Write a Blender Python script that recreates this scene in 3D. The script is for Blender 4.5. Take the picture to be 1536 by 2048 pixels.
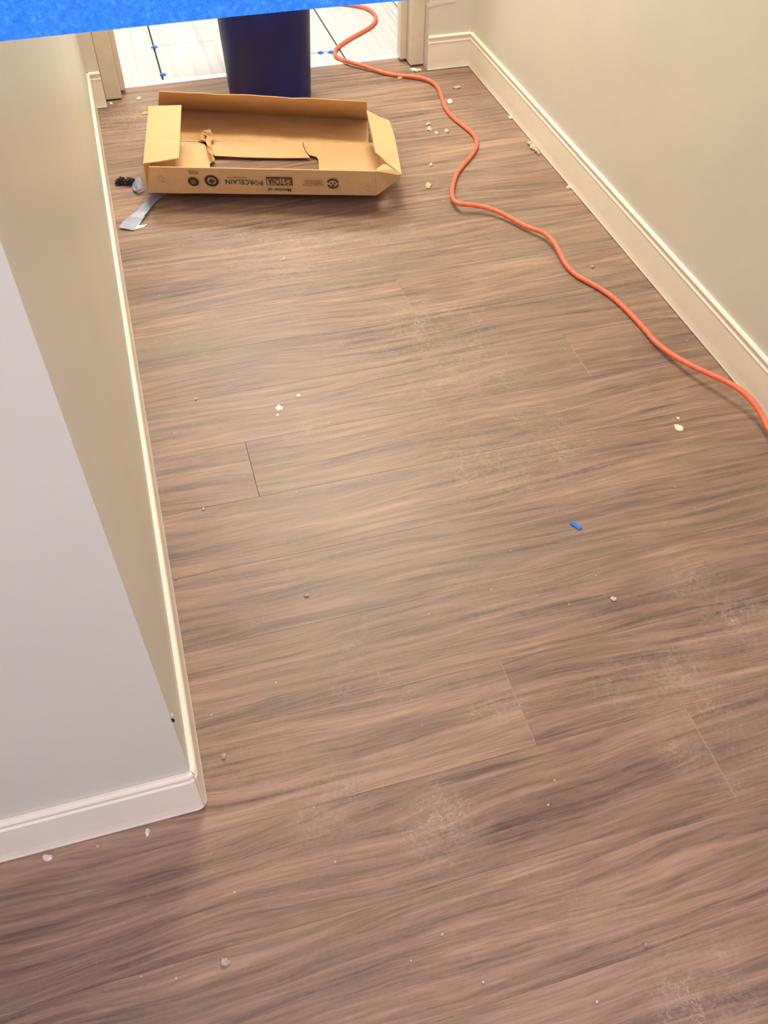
import bpy, bmesh, math, random
from mathutils import Vector, Matrix, noise as mnoise
for o in list(bpy.data.objects): bpy.data.objects.remove(o)
S = bpy.context.scene; COL = S.collection
random.seed(7)

# ------------------------------------------------------------------ camera
YAW, PITCH, ROLL, FPX, CAMH = 0.2838, 0.8442, 0.0075, 1768.7, 1.5
_f = Vector((math.sin(YAW)*math.cos(PITCH), math.cos(YAW)*math.cos(PITCH), -math.sin(PITCH)))
_r0 = Vector((math.cos(YAW), -math.sin(YAW), 0)); _u0 = _r0.cross(_f)
_r = math.cos(ROLL)*_r0 + math.sin(ROLL)*_u0; _u = -math.sin(ROLL)*_r0 + math.cos(ROLL)*_u0
EYE = Vector((0, 0, CAMH))
cd = bpy.data.cameras.new('camera'); cam = bpy.data.objects.new('camera', cd); COL.objects.link(cam)
cam.matrix_world = Matrix(((_r.x,_u.x,-_f.x,0),(_r.y,_u.y,-_f.y,0),(_r.z,_u.z,-_f.z,CAMH),(0,0,0,1)))
cd.sensor_fit = 'VERTICAL'; cd.sensor_height = 36; cd.lens = 36*FPX/2048; cd.clip_start = .02
S.camera = cam
def at(px, py, z=0.0):
    """the place on the level z that a pixel of the 1536x2048 frame looks at"""
    d = (px-768)/FPX*_r - (py-1024)/FPX*_u + _f
    return EYE + d*((z-CAMH)/d.z)

# ------------------------------------------------------------------ light
S.view_settings.view_transform = 'Standard'; S.view_settings.look = 'None'
S.view_settings.gamma = 1; S.view_settings.use_curve_mapping = False
S.view_settings.exposure = 0.1
w = bpy.data.worlds.new('world'); S.world = w; w.use_nodes = True
w.node_tree.nodes['Background'].inputs[0].default_value = (.9,.95,1,1)
w.node_tree.nodes['Background'].inputs[1].default_value = .3
def area(name, loc, rot, sx, sy, power, col):
    l = bpy.data.lights.new(name, 'AREA'); l.shape = 'RECTANGLE'; l.size = sx; l.size_y = sy
    l.energy = power; l.color = col
    o = bpy.data.objects.new(name, l); COL.objects.link(o); o.location = loc; o.rotation_euler = rot
    return o
area('tiled_room_ceiling_light', (.35,4.75,2.66), (0,0,0), 1.2, .6, 82, (1,.95,.88))
area('corridor_ceiling_light', (.72,3.08,2.66), (0,0,0), .7, .6, 54, (1,.905,.715))
area('front_ceiling_light', (.2,-.7,2.66), (0,0,0), .6, 1.2, 38, (1,.85,.99))
area('front_window_light', (-.6,-2.45,1.5), (math.radians(90),0,0), 1.8, 1.3, 30, (.67,.80,1))

# ------------------------------------------------------------------ helpers
def lin(c):
    return tuple(((v/255)/12.92 if v/255 <= .04045 else ((v/255+.055)/1.055)**2.4) for v in c)+(1,)
class N:
    def __init__(s, name):
        s.m = bpy.data.materials.new(name); s.m.use_nodes = True; s.t = s.m.node_tree
        s.b = s.t.nodes['Principled BSDF']
    def new(s, t, **k):
        n = s.t.nodes.new(t)
        for a, b in k.items(): setattr(n, a, b)
        return n
    def put(s, sock, v):
        if isinstance(v, bpy.types.NodeSocket): s.t.links.new(v, sock)
        else: sock.default_value = v
    def math(s, op, a, b=0.0, c=0.0, clamp=False):
        n = s.new('ShaderNodeMath', operation=op); n.use_clamp = clamp
        s.put(n.inputs[0], a); s.put(n.inputs[1], b); s.put(n.inputs[2], c); return n.outputs[0]
    def vmul(s, a, b):
        n = s.new('ShaderNodeVectorMath', operation='MULTIPLY'); s.put(n.inputs[0], a); s.put(n.inputs[1], b); return n.outputs[0]
    def vadd(s, a, b):
        n = s.new('ShaderNodeVectorMath', operation='ADD'); s.put(n.inputs[0], a); s.put(n.inputs[1], b); return n.outputs[0]
    def noise(s, vec, scale=1, detail=3, rough=.5, dist=0):
        n = s.new('ShaderNodeTexNoise'); s.put(n.inputs['Vector'], vec); n.inputs['Scale'].default_value = scale
        n.inputs['Detail'].default_value = detail; n.inputs['Roughness'].default_value = rough; n.inputs['Distortion'].default_value = dist
        return n.outputs['Fac']
    def ramp(s, f, stops):
        n = s.new('ShaderNodeValToRGB'); s.put(n.inputs[0], f); e = n.color_ramp.elements
        while len(e) < len(stops): e.new(.5)
        for i, (p, c) in enumerate(stops): e[i].position = p; e[i].color = c
        return n.outputs[0]
    def mix(s, f, a, b, mode='MIX'):
        n = s.new('ShaderNodeMix', data_type='RGBA', blend_type=mode); s.put(n.inputs[0], f)
        s.put(n.inputs[6], a); s.put(n.inputs[7], b); return n.outputs[2]
    def pos(s): return s.new('ShaderNodeTexCoord').outputs['Object']
    def bump(s, h, strength=.3, dist=.002):
        n = s.new('ShaderNodeBump'); n.inputs['Strength'].default_value = strength; n.inputs['Distance'].default_value = dist
        s.put(n.inputs['Height'], h); s.t.links.new(n.outputs[0], s.b.inputs['Normal'])
def G(v): return (v, v, v, 1)
def simple(name, rgb, rough=.5, var=.08, scale=20, bump=0, metal=0, spec=.5, detail=4, bscale=None):
    n = N(name); p = n.pos(); f = n.noise(p, scale, detail, .6)
    c = lin(rgb); lo = tuple(x*(1-var) for x in c[:3])+(1,); hi = tuple(min(1, x*(1+var)) for x in c[:3])+(1,)
    n.put(n.b.inputs['Base Color'], n.ramp(f, [(.3, lo), (.7, hi)]))
    n.b.inputs['Roughness'].default_value = rough; n.b.inputs['Metallic'].default_value = metal
    n.b.inputs['Specular IOR Level'].default_value = spec
    if bump: n.bump(n.noise(p, bscale or scale*4, 3, .6), bump)
    return n.m

M = {}
M['wall'] = simple('wall_paint', (212,207,194), .42, .03, 3, .12, bscale=160)
M['white_wall'] = simple('white_wall_paint', (225,222,215), .6, .02, 4)
M['ceiling'] = simple('ceiling_tile', (228,226,220), .8, .05, 60)
M['base'] = simple('cream_vinyl_base', (238,228,210), .38, .03, 9)
M['casing'] = simple('cream_frame_paint', (214,202,180), .4, .06, 14, .1)
M['black'] = simple('black_rubber', (26,24,26), .6, .4, 90, .5)
M['grey_strip'] = simple('grey_blue_film', (142,147,168), .4, .08, 40)
M['white_chip'] = simple('white_plaster', (232,222,205), .7, .1, 200, .4)
M['tan_chip'] = simple('tan_cardboard_chip', (205,175,125), .8, .1, 200)
M['peel'] = simple('peeled_inner_paper', (244,206,156), .8, .06, 200)
M['mortar'] = simple('grey_mortar', (186,172,150), .8, .15, 200, .4)
M['drip'] = simple('cream_paint_drip', (226,220,190), .35, .06, 100)
M['print'] = simple('dark_carton_ink', (58,42,36), .7, .15, 400)
M['faint_print'] = simple('faint_carton_ink', (128,92,62), .7, .15, 400)
M['trim'] = simple('white_metal_trim', (245,245,240), .35, .02, 30)
M['joint'] = simple('dark_thinset_bed', (60,56,54), .9, .3, 60)
M['spacer'] = simple('blue_plastic', (45,120,225), .4, .06, 100)
M['underfloor'] = simple('dark_core', (45,32,26), .9, .2, 60)

# wood look vinyl planks
n = N('walnut_vinyl_plank'); p = n.pos()
att = n.new('ShaderNodeAttribute', attribute_name='plank'); pc = att.outputs['Color']
sp = n.vadd(p, n.vmul(pc, (9, 7, 5)))
warp = n.noise(n.vmul(sp, (.9, 3.2, 1)), 1, 2, .5)
warp2 = n.noise(n.vmul(sp, (3.5, 13, 1)), 1, 3, .5)
wy = n.new('ShaderNodeCombineXYZ'); n.put(wy.inputs[1], n.math('ADD', n.math('MULTIPLY', warp, .15), n.math('MULTIPLY', warp2, .022)))
gp = n.vadd(sp, wy.outputs[0])
streak = n.noise(n.vmul(gp, (1.5, 24, 1)), 1, 8, .66)
mid = n.noise(n.vmul(gp, (3.2, 75, 1)), 1, 4, .6)
fine = n.noise(n.vmul(gp, (8, 230, 1)), 1, 4, .65)
rings = n.new('ShaderNodeTexWave', wave_type='BANDS', bands_direction='Y', wave_profile='SIN')
n.put(rings.inputs['Vector'], gp); rings.inputs['Scale'].default_value = 11; rings.inputs['Distortion'].default_value = 3.0
rings.inputs['Detail'].default_value = 3; rings.inputs['Detail Scale'].default_value = .8
cloud = n.noise(n.vmul(sp, (2.2, 7, 1)), 1, 3, .5)
sx = n.new('ShaderNodeSeparateXYZ'); n.put(sx.inputs[0], pc)
g = n.math('ADD', n.math('MULTIPLY', n.math('SUBTRACT', streak, .5), .95), n.math('MULTIPLY', n.math('SUBTRACT', fine, .5), .95))
g = n.math('ADD', g, n.math('MULTIPLY', n.math('SUBTRACT', mid, .5), 1.0))
g = n.math('ADD', g, n.math('MULTIPLY', n.math('SUBTRACT', rings.outputs['Fac'], .5), .11))
g = n.math('ADD', g, n.math('MULTIPLY', n.math('SUBTRACT', cloud, .5), .65))
g = n.math('ADD', n.math('ADD', g, .5), n.math('MULTIPLY', n.math('SUBTRACT', sx.outputs[0], .5), .08))
col = n.ramp(g, [(.04, lin((80,62,53))), (.33, lin((119,95,80))), (.55, lin((140,113,95))), (.9, lin((168,139,116)))])
olive = n.noise(n.vmul(sp, (1.5, 3.5, 1)), 1.3, 3, .55)
col = n.mix(n.math('MULTIPLY', n.math('SUBTRACT', olive, .5, clamp=True), 2.2, clamp=True), col, lin((118,106,88)))
wear = n.math('GREATER_THAN', n.math('ADD', n.noise(n.vmul(p, (3, 3, 1)), 1, 4, .6), n.math('MULTIPLY', att.outputs['Alpha'], -.001)), .47)
edge = n.math('LESS_THAN', att.outputs['Alpha'], .75)
dark = n.math('LESS_THAN', att.outputs['Alpha'], .25)
ecol = n.mix(dark, n.mix(wear, col, lin((176,150,122))), lin((60,45,38)))
col = n.mix(edge, col, ecol)
# scuffed dust: patches broken up by fine scratches
DUST = [(835,650,.10,1),(955,930,.07,.8),(1010,960,.06,.6),(1120,880,.12,.6),(1000,750,.09,.6),(1360,1350,.07,.7),(885,1640,.06,1),
        (1395,1985,.07,.8),(1370,1150,.06,.8),(1475,1240,.06,1),(700,1560,.05,.6),(1230,1370,.05,.8),(620,860,.07,.5),(740,1350,.08,.5),
        (985,1410,.05,.7),(1420,1480,.08,.7),(655,1620,.06,.5),(860,700,.2,.5),(560,480,.3,.4),(250,235,.16,.9),(720,480,.15,.5)]
mask = None
for px, py, r, k in DUST:
    c = at(px, py)
    d = n.new('ShaderNodeVectorMath', operation='DISTANCE'); n.put(d.inputs[0], p); d.inputs[1].default_value = c
    v = n.math('MULTIPLY', n.math('SUBTRACT', 1.0, n.math('DIVIDE', d.outputs['Value'], r*1.6), clamp=True), k*.9)
    mask = v if mask is None else n.math('MAXIMUM', mask, v)
patch = n.noise(p, 9, 6, .75, .6)
scr = n.noise(n.vmul(p, (1.0, 1.0, 1)), 60, 5, .7, 1.5)
general = n.math('MULTIPLY', n.math('SUBTRACT', n.noise(p, 2.3, 4, .6), .42, clamp=True), 1.1)
dm = n.math('ADD', n.math('MULTIPLY', mask, n.math('MULTIPLY', n.math('SUBTRACT', patch, .34, clamp=True), 3.2)), general)
dm = n.math('MULTIPLY', dm, n.math('MULTIPLY', n.math('SUBTRACT', scr, .40, clamp=True), 4.5, clamp=True))
dm = n.math('MULTIPLY', dm, .55, clamp=True)
curl = n.noise(p, 24, 3, .55, 2.2)
line = n.math('SUBTRACT', 1.0, n.math('MULTIPLY', n.math('ABSOLUTE', n.math('SUBTRACT', curl, .5)), 55.0), clamp=True)
curl2 = n.noise(n.vadd(p, (3.3, 1.7, 0)), 46, 3, .6, 1.5)
line2 = n.math('SUBTRACT', 1.0, n.math('MULTIPLY', n.math('ABSOLUTE', n.math('SUBTRACT', curl2, .47)), 40.0), clamp=True)
brk = n.math('MULTIPLY', n.math('SUBTRACT', n.noise(p, 13, 4, .7), .5, clamp=True), 7.0, clamp=True)
lm = n.math('MULTIPLY', n.math('MULTIPLY', n.math('MAXIMUM', line, line2), brk), n.math('ADD', n.math('MULTIPLY', mask, .75), .10), clamp=True)
col = n.mix(dm, col, lin((180,168,152)))
col = n.mix(lm, col, lin((206,192,174)))
specks = n.new('ShaderNodeTexVoronoi'); n.put(specks.inputs['Vector'], p); specks.inputs['Scale'].default_value = 17
sv = n.math('LESS_THAN', specks.outputs['Distance'], .03)
col = n.mix(n.math('MULTIPLY', sv, .6), col, lin((215,200,180)))
n.put(n.b.inputs['Base Color'], col)
n.put(n.b.inputs['Roughness'], n.math('ADD', n.math('MULTIPLY', dm, .3), n.math('ADD', .37, n.math('MULTIPLY', fine, .14))))
n.bump(n.math('ADD', fine, n.math('MULTIPLY', streak, .6)), .16, .001)
M['wood'] = n.m

# cardboard
def card(name, rgb):
    n = N(name); p = n.pos()
    f = n.noise(p, 14, 5, .6); fl = n.noise(n.vmul(p, (30, 240, 60)), 1, 2, .5)
    v = n.math('ADD', n.math('MULTIPLY', f, .6), n.math('MULTIPLY', fl, .4))
    c = lin(rgb)
    n.put(n.b.inputs['Base Color'], n.ramp(v, [(.3, tuple(x*.9 for x in c[:3])+(1,)), (.7, tuple(min(1,x*1.08) for x in c[:3])+(1,))]))
    n.b.inputs['Roughness'].default_value = .75; n.b.inputs['Specular IOR Level'].default_value = .25
    n.bump(fl, .12, .001); return n.m
M['card'] = card('brown_cardboard', (208,170,124))
M['card_torn'] = card('torn_cardboard_core', (196,158,110))

# tiles: pale linear porcelain
n = N('pale_linear_porcelain'); p = n.pos()
a = n.noise(n.vmul(p, (210, 1.6, 1)), 1, 4, .6); b = n.noise(n.vmul(p, (60, 1.1, 1)), 1, 2, .5)
v = n.math('ADD', n.math('MULTIPLY', a, .6), n.math('MULTIPLY', b, .4))
n.put(n.b.inputs['Base Color'], n.ramp(v, [(.34, lin((168,166,168))), (.5, lin((194,193,193))), (.64, lin((208,207,207)))]))
n.b.inputs['Roughness'].default_value = .35; M['tile'] = n.m

# painter's tape: fibrous crepe paper
n = N('blue_crepe_tape'); p = n.pos()
f = n.noise(p, 260, 5, .65)
n.put(n.b.inputs['Base Color'], n.ramp(f, [(.32, lin((26,118,240))), (.55, lin((42,144,255))), (.75, lin((90,170,255)))]))
n.b.inputs['Roughness'].default_value = .6; n.bump(n.noise(p, 500, 3, .6), .4, .001); M['tape'] = n.m

# bin plastic with scuffs
n = N('navy_plastic'); p = n.pos()
sc = n.noise(n.vmul(p, (9, 9, 3)), 4, 6, .75)
blot = n.math('GREATER_THAN', sc, .70)
c = n.mix(n.math('MULTIPLY', blot, .45), n.ramp(n.noise(p, 5, 3, .5), [(.35, lin((8,14,78))), (.7, lin((12,22,104)))]), lin((110,116,150)))
n.put(n.b.inputs['Base Color'], c); n.b.inputs['Roughness'].default_value = .45; n.b.inputs['Specular IOR Level'].default_value = .35; M['bin'] = n.m

# orange cord jacket: fine twisted ribbing
n = N('orange_cord_jacket'); p = n.pos()
n.put(n.b.inputs['Base Color'], n.ramp(n.noise(p, 60, 3, .6), [(.3, lin((228,98,64))), (.7, lin((242,120,86)))]))
n.b.inputs['Roughness'].default_value = .5; n.bump(n.noise(p, 420, 2, .5), .35, .001); M['cord'] = n.m

def link(name, me, mat, parent=None, smooth=False):
    o = bpy.data.objects.new(name, me); COL.objects.link(o)
    if mat is not None: me.materials.append(M[mat])
    if smooth:
        for q in me.polygons: q.use_smooth = True
    if parent: o.parent = parent
    return o
def build(name, bm, mat, parent=None, smooth=False):
    bmesh.ops.recalc_face_normals(bm, faces=bm.faces)
    me = bpy.data.meshes.new(name); bm.to_mesh(me); bm.free()
    return link(name, me, mat, parent, smooth)
def tag(o, label, cat, group=None, kind=None):
    o['label'] = label; o['category'] = cat
    if group: o['group'] = group
    if kind: o['kind'] = kind
    return o
def struct(o, label=None):
    o['kind'] = 'structure'
    if label: o['label'] = label
    return o
def empty(name, loc):
    o = bpy.data.objects.new(name, None); COL.objects.link(o); o.location = loc; o.empty_display_size = .05
    return o
def box(bm, a, b, bev=0):
    r = bmesh.ops.create_cube(bm, size=1)['verts']
    for v in r:
        v.co = Vector([(a[i]+b[i])/2 + v.co[i]*(b[i]-a[i]) for i in range(3)])
    if bev:
        es = list({e for v in r for e in v.link_edges})
        bmesh.ops.bevel(bm, geom=es, offset=bev, segments=2, affect='EDGES', profile=.6)
def boxobj(name, a, b, mat, bev=0, parent=None):
    bm = bmesh.new(); box(bm, a, b, bev); return build(name, bm, mat, parent)
def sweep(name, path, prof, mat, parent=None):
    """profile (out, up) run along a floor path; out is to the right of travel"""
    bm = bmesh.new(); rings = []
    P = [Vector((x, y)) for x, y in path]
    for i, q in enumerate(P):
        t0 = (q-P[i-1]).normalized() if i else (P[1]-q).normalized()
        t1 = (P[i+1]-q).normalized() if i < len(P)-1 else t0
        n0 = Vector((t0.y, -t0.x)); n1 = Vector((t1.y, -t1.x)); m = (n0+n1).normalized(); m /= max(.3, m.dot(n0))
        rings.append([bm.verts.new((q.x+m.x*d, q.y+m.y*d, z)) for d, z in prof])
    for a, b in zip(rings, rings[1:]):
        for j in range(len(prof)-1): bm.faces.new((a[j], a[j+1], b[j+1], b[j]))
    bm.faces.new(rings[0]); bm.faces.new(rings[-1][::-1])
    return build(name, bm, mat, parent)

# ------------------------------------------------------------------ setting
XL, XR, YB, YF, YD = -.1121, 1.3791, 3.5435, .6971, 3.711      # baseboard faces and door line
T = .010
CEIL = 2.7
Y0, ROW = .087, .188
def floor_planks():
    bm = bmesh.new(); lay = bm.loops.layers.float_color.new('plank')
    joints = {2: .787, 3: .486, 7: .11, 8: 1.03, 10: .663}
    PL = 1.287; rnd = random.Random(3)
    for k in range(-15, 20):
        ya, yb = Y0+ROW*k, min(Y0+ROW*(k+1), YD-.012)
        if ya >= yb: continue
        if k in joints: cuts = [joints[k]-2*PL, joints[k]-PL, joints[k], joints[k]+PL]
        else: a = rnd.uniform(-.9, -.7); cuts = [a-PL, a, a+PL*2]     # full rows whose ends fall under the walls
        for xa, xb in zip(cuts, cuts[1:]):
            c = (rnd.random(), rnd.random(), rnd.random(), 1)
            g, dz = .0007, .0006
            o = [bm.verts.new(v) for v in ((xa,ya,-dz),(xb,ya,-dz),(xb,yb,-dz),(xa,yb,-dz))]
            i = [bm.verts.new(v) for v in ((xa+g,ya+g*.3,0),(xb-g,ya+g*.3,0),(xb-g,yb-g,0),(xa+g,yb-g,0))]
            fs = [bm.faces.new(i)] + [bm.faces.new((o[q], o[(q+1)%4], i[(q+1)%4], i[q])) for q in range(4)]
            for q, f in enumerate(fs):
                al = 1 if q == 0 else (.5 if q == 3 or (q in (2, 4) and k != 7) else (0 if q in (2, 4) else .9))
                for l in f.loops: l[lay] = (*c[:3], al)
    # a thin core under the planks
    v = [bm.verts.new(q) for q in ((-3.3,-2.74,-.02),(2.8,-2.74,-.02),(2.8,YD-.012,-.02),(-3.3,YD-.012,-.02))]; bm.faces.new(v)
    return build('floor', bm, 'wood')
struct(floor_planks(), 'brown walnut look vinyl plank floor')
WL = XL-T; WR = XR+T; WB = YB+T; WF = YF+T      # wall surfaces
struct(boxobj('wall_right', (WR,-2.6,-.02), (WR+.12,WB+.16,CEIL), 'wall'))
struct(boxobj('wall_left', (-2.6,WF,-.02), (WL,WB+.16,CEIL), 'wall', .0015))
bm = bmesh.new(); box(bm, (1.205,WB,-.02), (WR,WB+.16,CEIL)); o = struct(build('wall_back', bm, 'wall'))
struct(boxobj('wall_header', (WL,WB,2.12), (1.205,WB+.16,CEIL), 'wall'))
bm = bmesh.new(); box(bm, (WL,WB,-.02), (-.075,WB+.16,2.12)); struct(build('wall_back_left', bm, 'wall'))
struct(boxobj('wall_behind', (-2.6,-2.62,-.02), (WR,-2.5,CEIL), 'white_wall'))
struct(boxobj('wall_far_left', (-2.72,-2.6,-.02), (-2.6,WF,CEIL), 'white_wall'))
struct(boxobj('ceiling', (-2.72,-2.62,CEIL), (4.0,7.1,CEIL+.08), 'ceiling'))

# vinyl wall base: bead on top, groove, coved toe
BH = .1308
PROF = [(0,.0016),(T-.001,.0016),(T,.003),(T-.0015,.010),(T-.0025,.025),(T-.0025,BH-.030),(T-.0010,BH-.0265),(T-.0012,BH-.024),
        (T-.0038,BH-.0205),(T-.0038,BH-.014),(T-.001,BH-.0095),(T+.0002,BH-.005),(T-.002,BH-.0012),(T-.005,BH),(0,BH)]
struct(sweep('baseboard_right', [(WR,WB-.0005),(WR,-2.5)], PROF, 'base'))
struct(sweep('baseboard_back', [(1.205,WB),(WR,WB)], PROF, 'base'))
struct(sweep('baseboard_back_left', [(WL,WB),(-.0755,WB)], PROF, 'base'))
arc = []
R0 = .008
for i in range(9):
    a = math.radians(-90 + 90*i/8); arc.append((WL-R0+R0*math.cos(a)+.0004, WF+R0+R0*math.sin(a)-.0004))
struct(sweep('baseboard_front', [(-2.6,WF)] + arc[:5], PROF, 'base'))
struct(sweep('baseboard_left', arc[4:] + [(WL,WB)], PROF, 'base'))

# door frame set back in its opening
def frame(xa, xb, xs, name):
    bm = bmesh.new()
    a, b = min(xa, xb), max(xa, xb)
    box(bm, (a,3.600,.006), (b,3.69,2.12), .003)
    s0, s1 = (b, xs) if xs > b else (xs, a)
    box(bm, (s0,3.655,.012), (s1,3.70,2.10), .003)
    box(bm, (a,3.69,.004), (b,3.76,2.12), .002)
    return struct(build(name, bm, 'casing'))
frame(-.0745, -.014, .006, 'trim_1')
frame(1.148, 1.2045, 1.120, 'trim_2')
struct(boxobj('trim_3', (-.0745,3.600,2.06), (1.2045,3.69,2.12), 'casing', .003))
struct(boxobj('trim_4', (-.0735,YD-.012,-.006), (1.2035,YD+.022,.0035), 'trim', .001), 'white metal threshold strip')

# tiled room
struct(boxobj('floor_tiled_bed', (-2.0,YD+.022,-.04), (3.9,7.0,-.006), 'joint'))
def tile(x0, x1, y0, y1):
    bm = bmesh.new(); box(bm, (x0,y0,-.006), (x1,y1,.002), .001); return build('floor_tile', bm, 'tile')
G2 = .0035
cuts = {}
xs = [.157-.377*k for k in range(5, 0, -1)] + [.157+.377*k for k in range(9)]
ycut = {0: 4.085, 1: 3.838, 2: 4.42, -1: 4.62}
TL = .754
for i in range(-5, 9):
    x0 = .157+.377*i; x1 = x0+.377
    g = .0035 if i in (-1, 0, 1, 2) else .002
    y = YD+.024; c = ycut.get(i, YD+.2+.25*((i*2) % 3))
    while y < 6.9:
        y1 = min(c, 6.95)
        gg = .0025 if i == 1 else .0012
        o = tile(x0+g, x1-g, y+(gg if y > YD+.05 else 0), y1-gg)
        struct(o)
        y = y1; c += TL
struct(boxobj('wall_tiled_room_back', (-2.1,7.0,-.04), (4.0,7.1,CEIL), 'white_wall'))
struct(boxobj('wall_tiled_room_left', (-2.1,WB+.16,-.04), (-2.0,7.0,CEIL), 'white_wall'))
struct(boxobj('wall_tiled_room_right', (3.9,WB+.16,-.04), (4.0,7.0,CEIL), 'white_wall'))
struct(boxobj('wall_tiled_room_front', (1.51,WB+.04,-.04), (3.9,WB+.16,CEIL), 'white_wall'))

# ------------------------------------------------------------------ carton
def panel(name, quad, parent, mat='card', thick=.003, sub=(10,4), wob=.0012, seed=0, holes=None):
    """a warped cardboard panel through four corners (A-B top edge, D-C lower edge)"""
    A, B, C_, D = [Vector(q) for q in quad]
    bm = bmesh.new(); nu, nv = sub; V = []
    nrm = (B-A).cross(D-A).normalized()
    for j in range(nv+1):
        row = []
        for i in range(nu+1):
            u, v = i/nu, j/nv
            q = (A*(1-u)+B*u)*(1-v) + (D*(1-u)+C_*u)*v
            edge = math.sin(math.pi*min(1, max(0, u)))*.6+.4
            q = q + nrm*wob*edge*mnoise.noise(q*14+Vector((seed, 0, 0)))*2
            row.append(bm.verts.new(q))
        V.append(row)
    for j in range(nv):
        for i in range(nu): bm.faces.new((V[j][i], V[j][i+1], V[j+1][i+1], V[j+1][i]))
    o = build(name, bm, mat, parent)
    m = o.modifiers.new('thickness', 'SOLIDIFY'); m.thickness = thick; m.offset = 0
    return o
def sheet(name, pts, parent, mat='card', thick=.003):
    """flat-ish cardboard piece with a torn outline"""
    bm = bmesh.new(); f = bm.faces.new([bm.verts.new(q) for q in pts])
    bmesh.ops.triangulate(bm, faces=[f])
    o = build(name, bm, mat, parent)
    m = o.modifiers.new('thickness', 'SOLIDIFY'); m.thickness = thick; m.offset = 0
    return o
FT_L, FT_R = at(298,333,.142), at(750,342,.142)      # front wall, upper and lower edge
FB_L, FB_R = at(295,385,.040), at(753,390,.040)
BT_L, BT_R = at(318,182,.165), at(733,203,.172)      # back wall
BB_L, BB_R = at(316,218,.004), at(736,239,.006)
base0 = at(500, 300, 0)
carton = empty('cardboard_carton', base0)
tag(carton, 'open torn brown cardboard tile carton lying on the wood floor', 'box')
def L(v): return Vector(v) - base0
def LL(*a): return [L(v) for v in a]
front = panel('printed_front_panel', LL(FT_L, FT_R, FB_R, FB_L), carton, sub=(14,3), wob=.001, seed=1)
panel('back_panel', LL(BT_L, BT_R, BB_R, BB_L), carton, sub=(14,3), wob=.0015, seed=2)
# bottom: rear leaf bulges towards the light, front leaves either side of the cut-out
CR_L, CR_R = at(300,282,.030), at(737,286,.030)
panel('bottom_rear_leaf', LL(BB_L, BB_R, CR_R, CR_L), carton, sub=(14,6), wob=.0022, seed=3)
def btm(px, py): # level of the sloping bottom
    q = at(px, py, .025); t = (3.15 - (q.y + .3*(q.x-.3)))/.45
    return at(px, py, .020 + .018*max(0, min(1.2, t)))
RWB_F0 = at(767,371,.022)
FS_L, FS_R = FB_L.lerp(FB_R, .27)+Vector((0,.002,0)), FB_L.lerp(FB_R, .755)+Vector((0,.002,0))
pts = [CR_L, at(362,279,.030), at(385,281,.028), at(402,284,.026), at(412,292,.024), at(415,303,.018), at(428,315,.013), at(430,321,.012), at(420,327,.011), at(419,345,.012), FS_L, FB_L+Vector((0,.002,0))]
sheet('bottom_left_leaf', LL(*pts), carton)
pts = [at(606,285,.030), CR_R, at(749,287,.020), at(762,325,.018), RWB_F0, FB_R+Vector((0,.002,0)), FS_R, at(638,345,.012), at(637,320,.010), at(633,314,.010), at(618,310,.012), at(612,302,.016), at(608,293,.022)]
sheet('bottom_right_leaf', LL(*pts), carton)
pts = [at(412,281,.030), at(605,285,.030), at(606,293,.024), at(612,305,.016), at(620,316,.010), at(560,316.5,.010), at(490,315,.011), at(430,312,.014), at(423,306,.016), at(416,290,.026)]
sheet('bottom_centre_flap', LL(*pts), carton)
pts = [at(418,346,.012), at(640,347,.012), FS_R, FS_L]
sheet('bottom_front_strip', LL(*pts), carton)
# crumpled tear at the left end of the centre flap
def crumple(name, pts, rad, parent, mat, seed=0, n=2):
    bm = bmesh.new()
    for k, (q, r) in enumerate(zip(pts, rad)):
        s = bmesh.ops.create_icosphere(bm, subdivisions=n, radius=1)['verts']
        for v in s:
            d = v.co.copy(); w_ = 1+.75*mnoise.noise(d*2.3+Vector((seed+k*3.1, 0, 0)))
            v.co = Vector(q)+Vector((d.x*r[0]*w_, d.y*r[1]*w_, d.z*r[2]*w_))
    return build(name, bm, mat, parent)
def strip(name, pairs, parent, mat, thick=.0012):
    bm = bmesh.new(); rows = [(bm.verts.new(a), bm.verts.new(b)) for a, b in pairs]
    for (a, b), (c, d) in zip(rows, rows[1:]): bm.faces.new((a, b, d, c))
    o = build(name, bm, mat, parent)
    m = o.modifiers.new('thickness', 'SOLIDIFY'); m.thickness = thick; m.offset = 0
    return o
strip('torn_edge', [tuple(LL(a, b)) for a, b in (
    (at(405,262,.050), at(420,258,.052)), (at(402,268,.040), at(424,266,.050)), (at(414,272,.050), at(426,274,.040)),
    (at(411,282,.040), at(428,277,.046)), (at(414,290,.046), at(422,284,.038)), (at(414,299,.036), at(423,294,.050)),
    (at(419,306,.044), at(427,302,.050)), (at(426,312,.048), at(429,307,.054)))], carton, 'card_torn')
strip('torn_ply', [tuple(LL(a, b)) for a, b in (
    (at(364,272,.024), at(366,275,.026)), (at(380,276,.030), at(379,280,.024)), (at(392,272,.036), at(386,283,.026)),
    (at(400,268,.042), at(396,284,.028)), (at(408,264,.046), at(404,280,.040)), (at(414,266,.040), at(412,284,.030)))], carton, 'card_torn')
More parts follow.
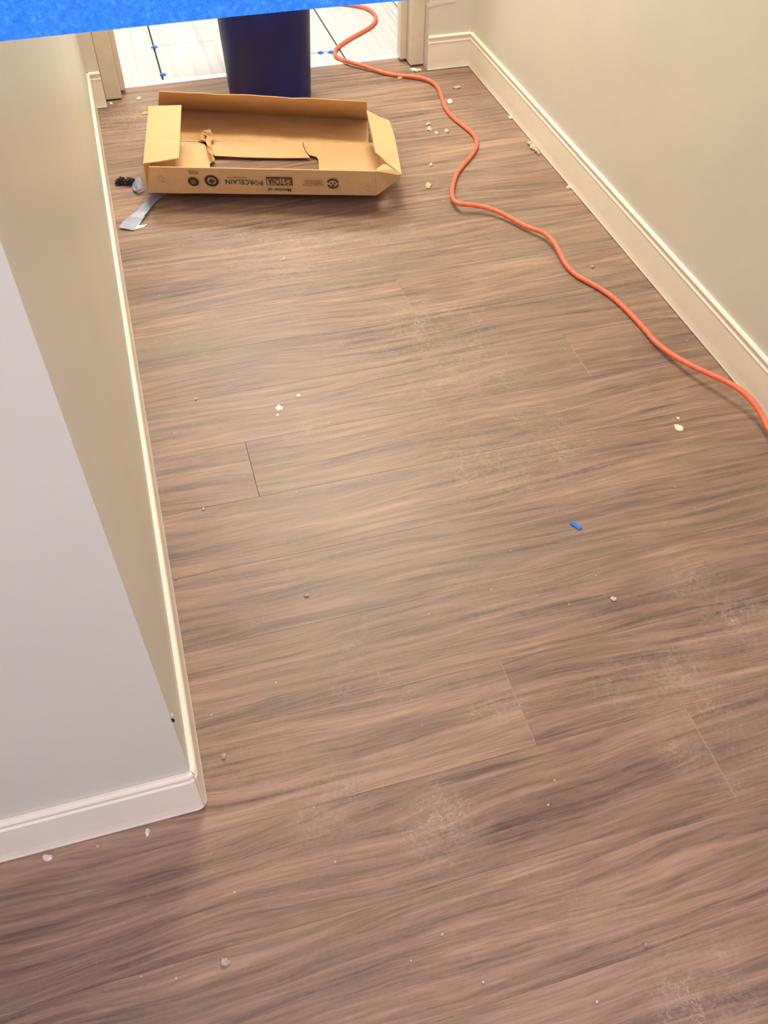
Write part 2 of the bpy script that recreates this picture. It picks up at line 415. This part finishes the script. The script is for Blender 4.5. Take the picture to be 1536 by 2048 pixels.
# end walls and the flaps folded in over them
LWT_F, LWT_B = at(287,328,.138), at(298,213,.125)
panel('left_end_wall', LL(LWT_F, LWT_B, BB_L+Vector((-.01,0,0)), FB_L), carton, sub=(8,3), wob=.001, seed=5)
panel('left_end_flap', LL(LWT_B, at(363,211,.140), at(358,317,.150), LWT_F+Vector((0,0,.001))), carton, sub=(6,8), wob=.0012, seed=6)
RWT_B, RWT_F = at(781,246,.105), at(803,350,.112)
RWB_B, RWB_F = at(745,238,.010), at(768,372,.022)
panel('right_end_wall', LL(RWT_B, RWT_F, RWB_F, RWB_B), carton, sub=(8,3), wob=.0016, seed=7)
pts = [at(733,221,.145), at(762,236,.125), at(776,240,.118), RWT_B, at(789,275,.108), at(795,305,.110), RWT_F, at(789,338,.118), at(775,328,.128), at(762,314,.142), at(751,305,.150), at(743,265,.150)]
sheet('right_end_flap', LL(*pts), carton)
pts = [FT_R, at(756,336,.142), at(766,329,.140), at(772,330,.136), at(786,338,.128), at(803,350,.108), at(796,358,.090), at(778,372,.060), FB_R]
sheet('corner_flap', LL(*pts), carton)
# worn spots and torn ply on the printed face
fx = (FT_R-FT_L).normalized()                               # along the face, left to right
fn = fx.cross((FT_L-FB_L)).normalized(); 
if fn.dot(EYE-FT_L) < 0: fn = -fn
fup = fn.cross(fx).normalized()
if fup.z < 0: fup = -fup
def on_face(px, py, lift=.0030):
    d = (px-768)/FPX*_r - (py-1024)/FPX*_u + _f
    t = (FB_L-EYE).dot(fn)/d.dot(fn)
    return EYE + d*t + fn*lift
def face_matrix(px, py, flip=True, lift=.0030):
    q = on_face(px, py, lift) - base0
    x = -fx if flip else fx; y = -fup if flip else fup; z = fn
    return Matrix(((x.x,y.x,z.x,q.x),(x.y,y.y,z.y,q.y),(x.z,y.z,z.z,q.z),(0,0,0,1)))
def mpx(px, py):
    """metres on the printed face per pixel, along and up"""
    return (on_face(px+5, py)-on_face(px-5, py)).length/10, (on_face(px, py+5)-on_face(px, py-5)).length/10
def text(name, s, px, py, wpx, hpx, mat, bold=0.0, space=.9):
    """lettering printed on the face, wpx by hpx pixels of the photograph"""
    cu = bpy.data.curves.new(name, 'FONT'); cu.body = s; cu.size = 1; cu.align_x = 'CENTER'; cu.align_y = 'CENTER'
    cu.offset = bold; cu.space_line = space; cu.resolution_u = 4
    o = bpy.data.objects.new(name, cu); COL.objects.link(o)
    bpy.context.view_layer.update()
    me = bpy.data.meshes.new_from_object(o.evaluated_get(bpy.context.evaluated_depsgraph_get()))
    bpy.data.objects.remove(o); me.materials.clear()
    X = [v.co.x for v in me.vertices]; Y = [v.co.y for v in me.vertices]
    mx, my = mpx(px, py)
    sx_, sy_ = wpx*mx/(max(X)-min(X)), hpx*my/(max(Y)-min(Y)); cx, cy = (max(X)+min(X))/2, (max(Y)+min(Y))/2
    for v in me.vertices: v.co = Vector(((v.co.x-cx)*sx_, (v.co.y-cy)*sy_, 0))
    bm = bmesh.new(); bm.from_mesh(me)
    bmesh.ops.remove_doubles(bm, verts=bm.verts, dist=1e-6)
    bmesh.ops.solidify(bm, geom=list(bm.faces), thickness=.0004)
    bm.transform(face_matrix(px, py))
    return build(name, bm, mat, carton)
def flat(name, polys, px, py, mat, thick=.0004):
    """printed mark: polygons in face coordinates (metres, upside down like the print)"""
    bm = bmesh.new()
    for P in polys:
        f = bm.faces.new([bm.verts.new((x, y, 0)) for x, y in P])
    bm.normal_update()
    r = bmesh.ops.extrude_face_region(bm, geom=list(bm.faces))
    for v in [g_ for g_ in r['geom'] if isinstance(g_, bmesh.types.BMVert)]: v.co.z += thick
    bmesh.ops.transform(bm, matrix=face_matrix(px, py), verts=bm.verts)
    return build(name, bm, mat, carton)
def ring(r0, r1, n=36, a0=0, a1=360, sx=1):
    out = []
    for i in range(n):
        a, b = math.radians(a0+(a1-a0)*i/n), math.radians(a0+(a1-a0)*(i+1)/n)
        out.append([(r0*math.cos(a)*sx, r0*math.sin(a)), (r1*math.cos(a)*sx, r1*math.sin(a)), (r1*math.cos(b)*sx, r1*math.sin(b)), (r0*math.cos(b)*sx, r0*math.sin(b))])
    return out
def disc(r, n=32): return [[(r*math.cos(2*math.pi*i/n), r*math.sin(2*math.pi*i/n)) for i in range(n)]]
PX = 1/ (FPX/ 2.95)                                          # metres per pixel at the carton's face
def leaf(s):
    pts = [(0,-1),(.10,-.35),(.55,-.55),(.45,-.2),(.95,.05),(.6,.2),(.7,.55),(.3,.35),(.22,.6),(.0,1.0)]
    pts = [(x*s, y*s) for x, y in pts]
    return [pts + [(-x, y) for x, y in pts[-2:0:-1]]]
flat('round_printed_seal', disc(10.5*PX), 387, 362, 'print')
flat('seal_detail', [[(-4.5*PX,-4.5*PX),(4.5*PX,-4.5*PX),(4.5*PX,4.5*PX),(-4.5*PX,4.5*PX)]], 387, 362.3, 'faint_print', .0008)
text('seal_caption', 'GREEN\nVALUE', 387, 343.5, 19, 7, 'faint_print')
flat('maple_leaf_emblem', ring(8.8*PX, 13.5*PX) + leaf(7.5*PX), 423.5, 360.5, 'print')
text('porcelain_initial', 'P', 522.5, 364.5, 6.5, 9, 'print', .004)
text('porcelain_lettering', 'RCELAIN', 479, 363, 55, 9, 'print', .004)
flat('porcelain_diamond_letter', [[(0,6.6*PX),(5.2*PX,0),(3.9*PX,0),(0,4.8*PX)],[(0,6.6*PX),(0,4.8*PX),(-3.9*PX,0),(-5.2*PX,0)],
     [(0,-6.6*PX),(0,-4.8*PX),(3.9*PX,0),(5.2*PX,0)],[(0,-6.6*PX),(-5.2*PX,0),(-3.9*PX,0),(0,-4.8*PX)]], 513, 364.5, 'print')
text('porcelain_small_line', 'CERTIFIED TILE', 474, 354, 40, 2.6, 'faint_print')
w_ = 25*PX
def R4(x0, y0, x1, y1): return [(x0*PX,y0*PX),(x1*PX,y0*PX),(x1*PX,y1*PX),(x0*PX,y1*PX)]
# local axes run with the upside-down print: +x is left in the picture, +y is down
flat('association_logo_block', [R4(-25,-11,25,-8), R4(23.8,-8,25,8), R4(-25,7.6,25,8.4), R4(-25,-8,-23,7.6), R4(-23,-1,-19,1.6), R4(-22,4,-17.5,6.6), R4(-22,-6.5,-18,-4),
     R4(-16,-8,-13,-3), R4(-17,2,-12.5,3.4), R4(-15,4.5,-10,6.6), R4(-12,-6,-10,1)], 559, 362.5, 'print')
text('association_letters', 'TCNA', 552, 362.5, 31, 12.5, 'print', .012)
text('member_line', 'Member of', 559, 378.5, 46, 6, 'print', .012)
text('recycling_note', 'Corrugated Recycles\nPlease Reuse and\nRecycle This Box', 627, 365, 44, 13, 'faint_print')
flat('recycling_symbol', ring(8.2*PX, 11.8*PX, 24, 20, 165) + ring(8.2*PX, 11.8*PX, 24, 195, 345) +
     ring(3.0*PX, 5.2*PX, 8, 60, 120) + [[(-5.5*PX,-1*PX),(-1.2*PX,1.5*PX),(-2.6*PX,-4.6*PX)],[(5.5*PX,-1*PX),(2.6*PX,-4.6*PX),(1.2*PX,1.5*PX)],
     [(-3*PX,4.5*PX),(3*PX,4.5*PX),(0,8*PX)]], 666, 366, 'print')
def scrap(name, px, py, pts, mat, lift=.004):
    q = [on_face(px+x, py+y, lift)-base0 for x, y in pts]
    bm = bmesh.new(); bm.faces.new([bm.verts.new(v) for v in q]); bmesh.ops.solidify(bm, geom=list(bm.faces), thickness=.001)
    return build(name, bm, mat, carton)
scrap('peeled_patch', 320, 356, [(-5,-1),(-2,-5),(4,-5),(8,0),(9,9),(4,5),(-1,1)], 'peel', .0058)
scrap('peeled_patch', 737, 374, [(-5,-3),(5,-1),(5,3),(-5,1)], 'peel', .0062)

# ------------------------------------------------------------------ bin
bin_ = empty('round_bin', (.5435, 3.478, 0))
tag(bin_, 'tall navy blue round plastic bin standing behind the cardboard carton', 'bin')
def lathe(name, prof, mat, parent, n=72):
    bm = bmesh.new(); rings = [[bm.verts.new((r*math.cos(2*math.pi*i/n), r*math.sin(2*math.pi*i/n), z)) for i in range(n)] for r, z in prof]
    for a, b in zip(rings, rings[1:]):
        for i in range(n): bm.faces.new((a[i], a[(i+1)%n], b[(i+1)%n], b[i]))
    bm.faces.new(rings[0][::-1]); bm.faces.new(rings[-1])
    return build(name, bm, mat, parent, True)
H = .72
lathe('bin_body', [(.148,0),(.1545,.004),(.156,.012),(.157,.03),(.168,.28),(.184,H),(.180,H),(.164,.28),(.153,.03),(.150,.015)], 'bin', bin_)
lathe('bin_rim', [(.1842,H-.03),(.190,H-.028),(.193,H-.015),(.192,H),(.186,H+.004),(.180,H),(.1838,H-.01)], 'bin', bin_)

# ------------------------------------------------------------------ cord
CP = [(690,10,0),(712,13,0),(734,18,0),(750,29,0),(753,42,0),(742,56,0),(716,70,0),(690,85,0),(673,98,0),(668,108,0),(675,116,.004),(700,124,.010),(735,134,.006),
      (770,147,0),(800,151,0),(838,154,.004),(864,162,.004),(878,177,0),(884,196,0),(890,216,0),(906,236,0),(930,254,0),(949,270,0),(955,286,0),(949,304,0),
      (930,326,0),(913,346,0),(904,374,.004),(904,397,.012),(916,408,.020),(940,409,.018),(972,414,.014),(1006,427,.010),(1040,447,.006),(1062,457,.008),(1085,463,.014),
      (1105,479,.016),(1120,506,.010),(1131,529,.002),(1150,550,0),(1185,568,0),(1220,589,0),(1255,621,0),(1290,659,0),(1310,684,.003),(1345,711,.012),
      (1390,735,.024),(1435,755,.034),(1474,774,.040),(1503,799,.040),(1524,829,.034),(1548,880,.024)]
CR = .0073
cu = bpy.data.curves.new('cord_path', 'CURVE'); cu.dimensions = '3D'; cu.bevel_depth = CR; cu.bevel_resolution = 5; cu.resolution_u = 6
spl = cu.splines.new('NURBS'); P = [at(x, y, z+CR+.0005) for x, y, z in CP]
for q in P:
    q.x = min(q.x, XR-CR-.001 if q.y < YB else q.x)
P = [Vector((.72,4.62,CR+.003)), Vector((.80,4.45,CR+.003))] + P + [Vector((1.362,1.0,CR+.001)), Vector((1.30,.6,CR+.001)), Vector((1.25,.1,CR+.001)), Vector((1.1,-.6,CR+.001))]
for i, q in enumerate(P):
    if q.y > 3.68: q.z = max(q.z, CR+.0045)
spl.points.add(len(P)-1)
for i, q in enumerate(P): spl.points[i].co = (*q, 1)
spl.use_endpoint_u = True; spl.order_u = 3
tmp = bpy.data.objects.new('tmp', cu); COL.objects.link(tmp); bpy.context.view_layer.update()
me = bpy.data.meshes.new_from_object(tmp.evaluated_get(bpy.context.evaluated_depsgraph_get())); bpy.data.objects.remove(tmp); me.materials.clear()
tag(link('extension_cord', me, 'cord', None, True), 'orange extension cord snaking along the floor beside the right baseboard', 'cord')

# ------------------------------------------------------------------ tape across the opening
TY = WF-.012-.004
bm = bmesh.new(); nx = 90; rows = []
for i in range(nx+1):
    x = -.42 + (WR-.001+.42)*i/nx
    sag = .0012*mnoise.noise(Vector((x*4, 0, 0)))
    y = TY + .0006*mnoise.noise(Vector((x*9, 3, 0)))
    rows.append([bm.verts.new((x, y, 1.2605+sag+.048*j/3)) for j in range(4)])
for a, b in zip(rows, rows[1:]):
    for j in range(3): bm.faces.new((a[j], b[j], b[j+1], a[j+1]))
o = build('painters_tape', bm, 'tape'); m = o.modifiers.new('thickness', 'SOLIDIFY'); m.thickness = .0004
tag(o, "bright blue painter's tape stretched across the corridor opening at the top", 'tape')

# ------------------------------------------------------------------ tile spacers
def spacer(px, py, ang, label, z=.0035, s=.008):
    bm = bmesh.new()
    box(bm, (-s*1.6,-s*.45,0), (s*1.6,s*.45,.006), .001); box(bm, (-s*.45,-s*1.6,0), (s*.45,s*1.6,.006), .001)
    box(bm, (-s*.8,-s*.8,.001), (s*.8,s*.8,.009), .002)
    o = build('tile_spacer', bm, 'spacer'); q = at(px, py, z); o.location = (q.x, q.y, z-.002); o.rotation_euler.z = ang
    tag(o, label, 'tile spacer', 'blue spacers in the tile joints'); return o
spacer(326, 150, 0, 'blue tile spacer in the dark joint nearest the white threshold strip, left of the bin')
spacer(309, 95, 0, 'blue tile spacer in the dark joint left of the bin, further from the threshold')
spacer(641, 106, 0, 'blue tile spacer close beside the right side of the navy bin')
spacer(662, 105, 0, 'blue tile spacer next to the bend of the orange cord')

# ------------------------------------------------------------------ things dropped on the floor
def chip(name, px, py, wpx, hpx, mat, label, cat, seed, h=.004, group=None, ang=0):
    q = at(px, py); k = (q-EYE).dot(_f)/FPX
    rx = wpx*k/2; ry = hpx*k/2/max(.45, abs((EYE-q).normalized().z))
    bm = bmesh.new(); bmesh.ops.create_icosphere(bm, subdivisions=2, radius=1)
    for v in bm.verts:
        d = v.co.copy(); w_ = 1+.55*mnoise.noise(d*1.7+Vector((seed*5.3, seed, 0)))
        v.co = Vector((d.x*rx*w_, d.y*ry*w_, max(-.25, d.z)*h*w_))
    z0 = min(v.co.z for v in bm.verts)
    for v in bm.verts: v.co.z -= z0
    o = build(name, bm, mat); o.location = (q.x, q.y, .0002 if q.y < 3.7 else .002); o.rotation_euler.z = ang-YAW
    tag(o, label, cat, group); return o
CH = [
 (95,1716,19,12,'white_chip','white plaster chip at lower left, nearest the left frame edge'),
 (295,1665,9,15,'white_chip','upright white plaster chip in front of the end of the front baseboard'),
 (196,1693,6,8,'tan_chip','small tan chip between the two white chips by the front baseboard'),
 (450,1924,19,14,'mortar','pinkish flat chip on the floor near the bottom, left of centre'),
 (448,1513,10,10,'mortar','tan crumb on the floor just right of the left baseboard corner'),
 (1226,1199,11,6,'white_chip','small white chip below the blue plastic scrap'),
 (900,204,11,7,'white_chip','rounded pale chip beside the upper stretch of the orange cord'),
 (914,176,8,7,'mortar','grey crumb nearest the right back corner, above the rounded pale chip'),
 (856,249,8,6,'mortar','grey crumb right of the carton, uppermost of the cluster'),
 (859,259,9,8,'mortar','grey crumb right of the carton, lower one of the left pair'),
 (893,263,9,7,'mortar','grey crumb of the cluster closest to the orange cord'),
 (873,267,6,3,'white_chip','thin white flake in the cluster of crumbs right of the carton'),
 (857,372,12,9,'tan_chip','tan sliver on the floor right of the carton corner'),
 (862,331,7,3,'white_chip','thin pale flake right of the carton, above the tan sliver'),
 (1020,236,6,5,'white_chip','small white crumb beside the right baseboard near the back corner'),
 (1138,376,8,5,'white_chip','pale crumb touching the right baseboard halfway along'),
 (947,300,0,0,'',''),
 (568,519,5,4,'white_chip','tiny white crumb on the open floor in front of the carton'),
 (279,198,9,4,'white_chip','white flake behind the carton, by the foot of the left door frame'),
 (222,208,6,4,'white_chip','pale crumb under the left door frame'),
 (800,157,7,4,'mortar','grey crumb just in front of the cord near the threshold'),
 (1096,1611,4,4,'white_chip','tiny white dot on the floor at lower right of centre'),
 (1193,2004,5,5,'white_chip','tiny white crumb near the bottom right of the frame'),
 (1290,1890,9,5,'mortar','pinkish crumb on the floor at the lower right'),
 (640,1310,0,0,'',''),
 (613,1192,6,8,'mortar','small pale flake in the middle of the floor, left of centre'),
 (392,799,4,4,'white_chip','tiny white crumb right of the left baseboard'),
 (407,1019,5,5,'white_chip','tiny white crumb left of the dark butt joint, towards the camera'),
 (352,1158,5,4,'mortar','dark crumb against the left baseboard'),
 (1184,535,7,4,'mortar','pale crumb between the cord and the right baseboard'),
 (884,1870,4,4,'white_chip','tiny white crumb low in the middle of the frame'),
 (966,1965,5,4,'white_chip','tiny white crumb near the bottom edge, right of centre'),
]
for i, (x, y, a, b, m_, lab) in enumerate(CH):
    if a: chip('debris_chip', x, y, a, b, m_, lab, 'debris', i+1, .003+.0003*min(a, 12), 'chips and crumbs on the floor', i*.7 if a < 9 else 0)
chip('paint_drip', 558, 816, 14, 11, 'drip', 'cream paint drip on the floor left of centre, largest of three', 'paint drip', 51, .0008, 'paint drips')
chip('paint_drip', 555, 830, 5, 4, 'drip', 'tiny cream paint drip just below the larger left one', 'paint drip', 52, .0006, 'paint drips')
chip('paint_drip', 597, 791, 8, 5, 'drip', 'small cream paint drip up and right of the larger left one', 'paint drip', 53, .0008, 'paint drips')
chip('paint_drip', 1357, 855, 18, 12, 'drip', 'cream oval paint drip on the right near the orange cord', 'paint drip', 54, .0008, 'paint drips')
chip('paint_drip', 1356, 836, 6, 4, 'drip', 'tiny cream paint drip above the oval one on the right', 'paint drip', 55, .0006, 'paint drips')

# blue plastic scrap
q = at(1152, 1052); bm = bmesh.new()
box(bm, (-.0135,-.006,0), (.0135,.006,.0035), .0012); box(bm, (-.0125,-.0022,.003), (.0125,.0022,.0048), .0006)
for v in bm.verts:
    if v.co.x > .01: v.co.z *= .8; v.co.y *= .85
o = build('plastic_scrap', bm, 'spacer'); o.location = (q.x, q.y, .0004); o.rotation_euler.z = math.radians(-62)
tag(o, 'small bright blue plastic scrap lying alone on the floor right of centre', 'scrap')

# crumpled black scrap
pts = [at(x, y, z) for x, y, z in ((238,364,.008),(244,362,.012),(252,364,.008),(259,363,.012),(264,362,.009),(248,366,.006),(236,367,.006),(256,366,.007))]
o = crumple('black_scrap', pts, [(.012,.011,.010),(.011,.010,.013),(.010,.010,.008),(.011,.011,.012),(.009,.009,.009),(.010,.006,.006),(.008,.006,.006),(.012,.007,.007)], None, 'black', 4, 3)
tag(o, 'crumpled black rubber scrap on the floor between left baseboard and carton', 'scrap')
zmin = min(v.co.z for v in o.data.vertices)
for v in o.data.vertices: v.co.z = max(v.co.z, .0006)

# folded grey-blue scrap with a white edge
fs = empty('folded_scrap', at(277, 376))
b0 = fs.location.copy()
strip('scrap_film', [(a-b0, b-b0) for a, b in ((at(265,368,.012), at(267,380,.010)), (at(271,360,.026), at(273,383,.010)), (at(279,353,.034), at(276,380,.016)), (at(285,364,.020), at(285,377,.014)))], fs, 'grey_strip', .001)
o = strip('scrap_edge', [(a-b0, b-b0) for a, b in ((at(271,381,.010), at(277,387,.003)), (at(278,379,.012), at(283,384,.003)), (at(285,376,.014), at(288,381,.006)))], fs, 'white_chip', .001)
o['label'] = 'white torn edge'
strip('scrap_crease', [(a-b0, b-b0) for a, b in ((at(279,356,.034), at(280.5,357,.033)), (at(282,366,.022), at(284,367,.021)))], fs, 'white_chip', .001)
tag(fs, 'folded grey-blue plastic scrap with white edge beside the carton corner', 'scrap')

# long grey strip curling out from under the carton
gs = empty('curled_strip', at(262, 440)); b0 = gs.location.copy()
Z = [.002,.004,.010,.014,.012,.008,.004,.003]
lp = [(237,455),(246,443),(258,433),(274,422),(285,408),(296,400),(305,392),(318,386)]
rp = [(268,461),(276,448),(285,436),(295,424),(304,412),(312,403),(322,395),(334,389)]
strip('strip_film', [(at(*a, z+.006)-b0, at(*b, z)-b0) for a, b, z in zip(lp, rp, Z)], gs, 'grey_strip', .001)
o = strip('strip_torn_edge', [(at(*a, z)-b0, at(*b, max(.001, z-.001))-b0) for a, b, z in zip([(267,461),(275,449),(282,440),(288,433)], [(272,458),(279,448),(285,438.5),(290,432)], [.002,.004,.008,.011])], gs, 'white_chip', .0008)
tag(gs, 'grey-blue plastic strip curling out from under the carton corner', 'strip')
# pale sliver beside it
o = strip('paper_sliver', [(at(268,457,.001), at(271,459,.001)), (at(278,451,.002), at(279,457,.002)), (at(288,450,.003), at(288,454,.001)), (at(294,448,.002), at(293,450,.001))], None, 'white_chip', .001)
tag(o, 'pale paper sliver poking out beside the grey-blue strip', 'scrap')
# torn cardboard shreds behind the left flap
o = strip('cardboard_shred', [(at(282,227,.004), at(284,229,.002)), (at(288,223,.010), at(291,228,.004)), (at(294,217,.018), at(298,223,.008)), (at(299,214,.022), at(303,220,.012))], None, 'tan_chip', .0012)
tag(o, 'torn tan cardboard shred sticking out behind the left flap', 'scrap')
# crushed plaster at the right baseboard
q = [at(x, y, .005) for x, y in ((1063,286),(1066,293),(1071,297),(1077,301),(1082,305))]
for v in q: v.x = min(v.x, XR-.012)
o = crumple('plaster_lump', q, [(.010,.012,.006),(.012,.014,.008),(.008,.012,.006),(.007,.010,.007),(.006,.010,.006)], None, 'mortar', 9, 2)
for v in o.data.vertices: v.co.z = max(v.co.z, .0006)
tag(o, 'crushed lump of tan plaster against the right baseboard', 'debris')
q = [at(x, y, .004) for x, y in ((826,139),(832,141),(838,140))]
o = crumple('plaster_lump', q, [(.012,.007,.006),(.010,.008,.006),(.009,.006,.005)], None, 'white_chip', 19, 2)
for v in o.data.vertices: v.co.z = max(v.co.z, .0006)
tag(o, 'white plaster crumbs at the foot of the right door frame', 'debris')

# chipped paint on the wall corner and a dried plaster smear on the back wall
def on_y(px, py, y):
    d = (px-768)/FPX*_r - (py-1024)/FPX*_u + _f
    return EYE + d*(y/d.y)
wl = bpy.data.objects['wall_left']
def lump(name, px, py, y, r, mat, parent, seed):
    q = on_y(px, py, y)
    return crumple(name, [q], [r], parent, mat, seed, 2)
lump('chipped_paint', 346, 1441, WF, (.0022,.0012,.006), 'black', wl, 3)
lump('chipped_paint', 344, 1430, WF, (.0018,.0010,.005), 'white_chip', wl, 8)
wb = bpy.data.objects['wall_back']
o = strip('plaster_smear', [(on_y(853,6,WB-.0006), on_y(856,16,WB-.0006)), (on_y(866,5,WB-.001), on_y(864,13,WB-.0012)), (on_y(882,4,WB-.001), on_y(882,8,WB-.001)), (on_y(900,2,WB-.001), on_y(902,6,WB-.001)), (on_y(914,0,WB-.0006), on_y(914,3,WB-.0006))], wb, 'wall', .001)
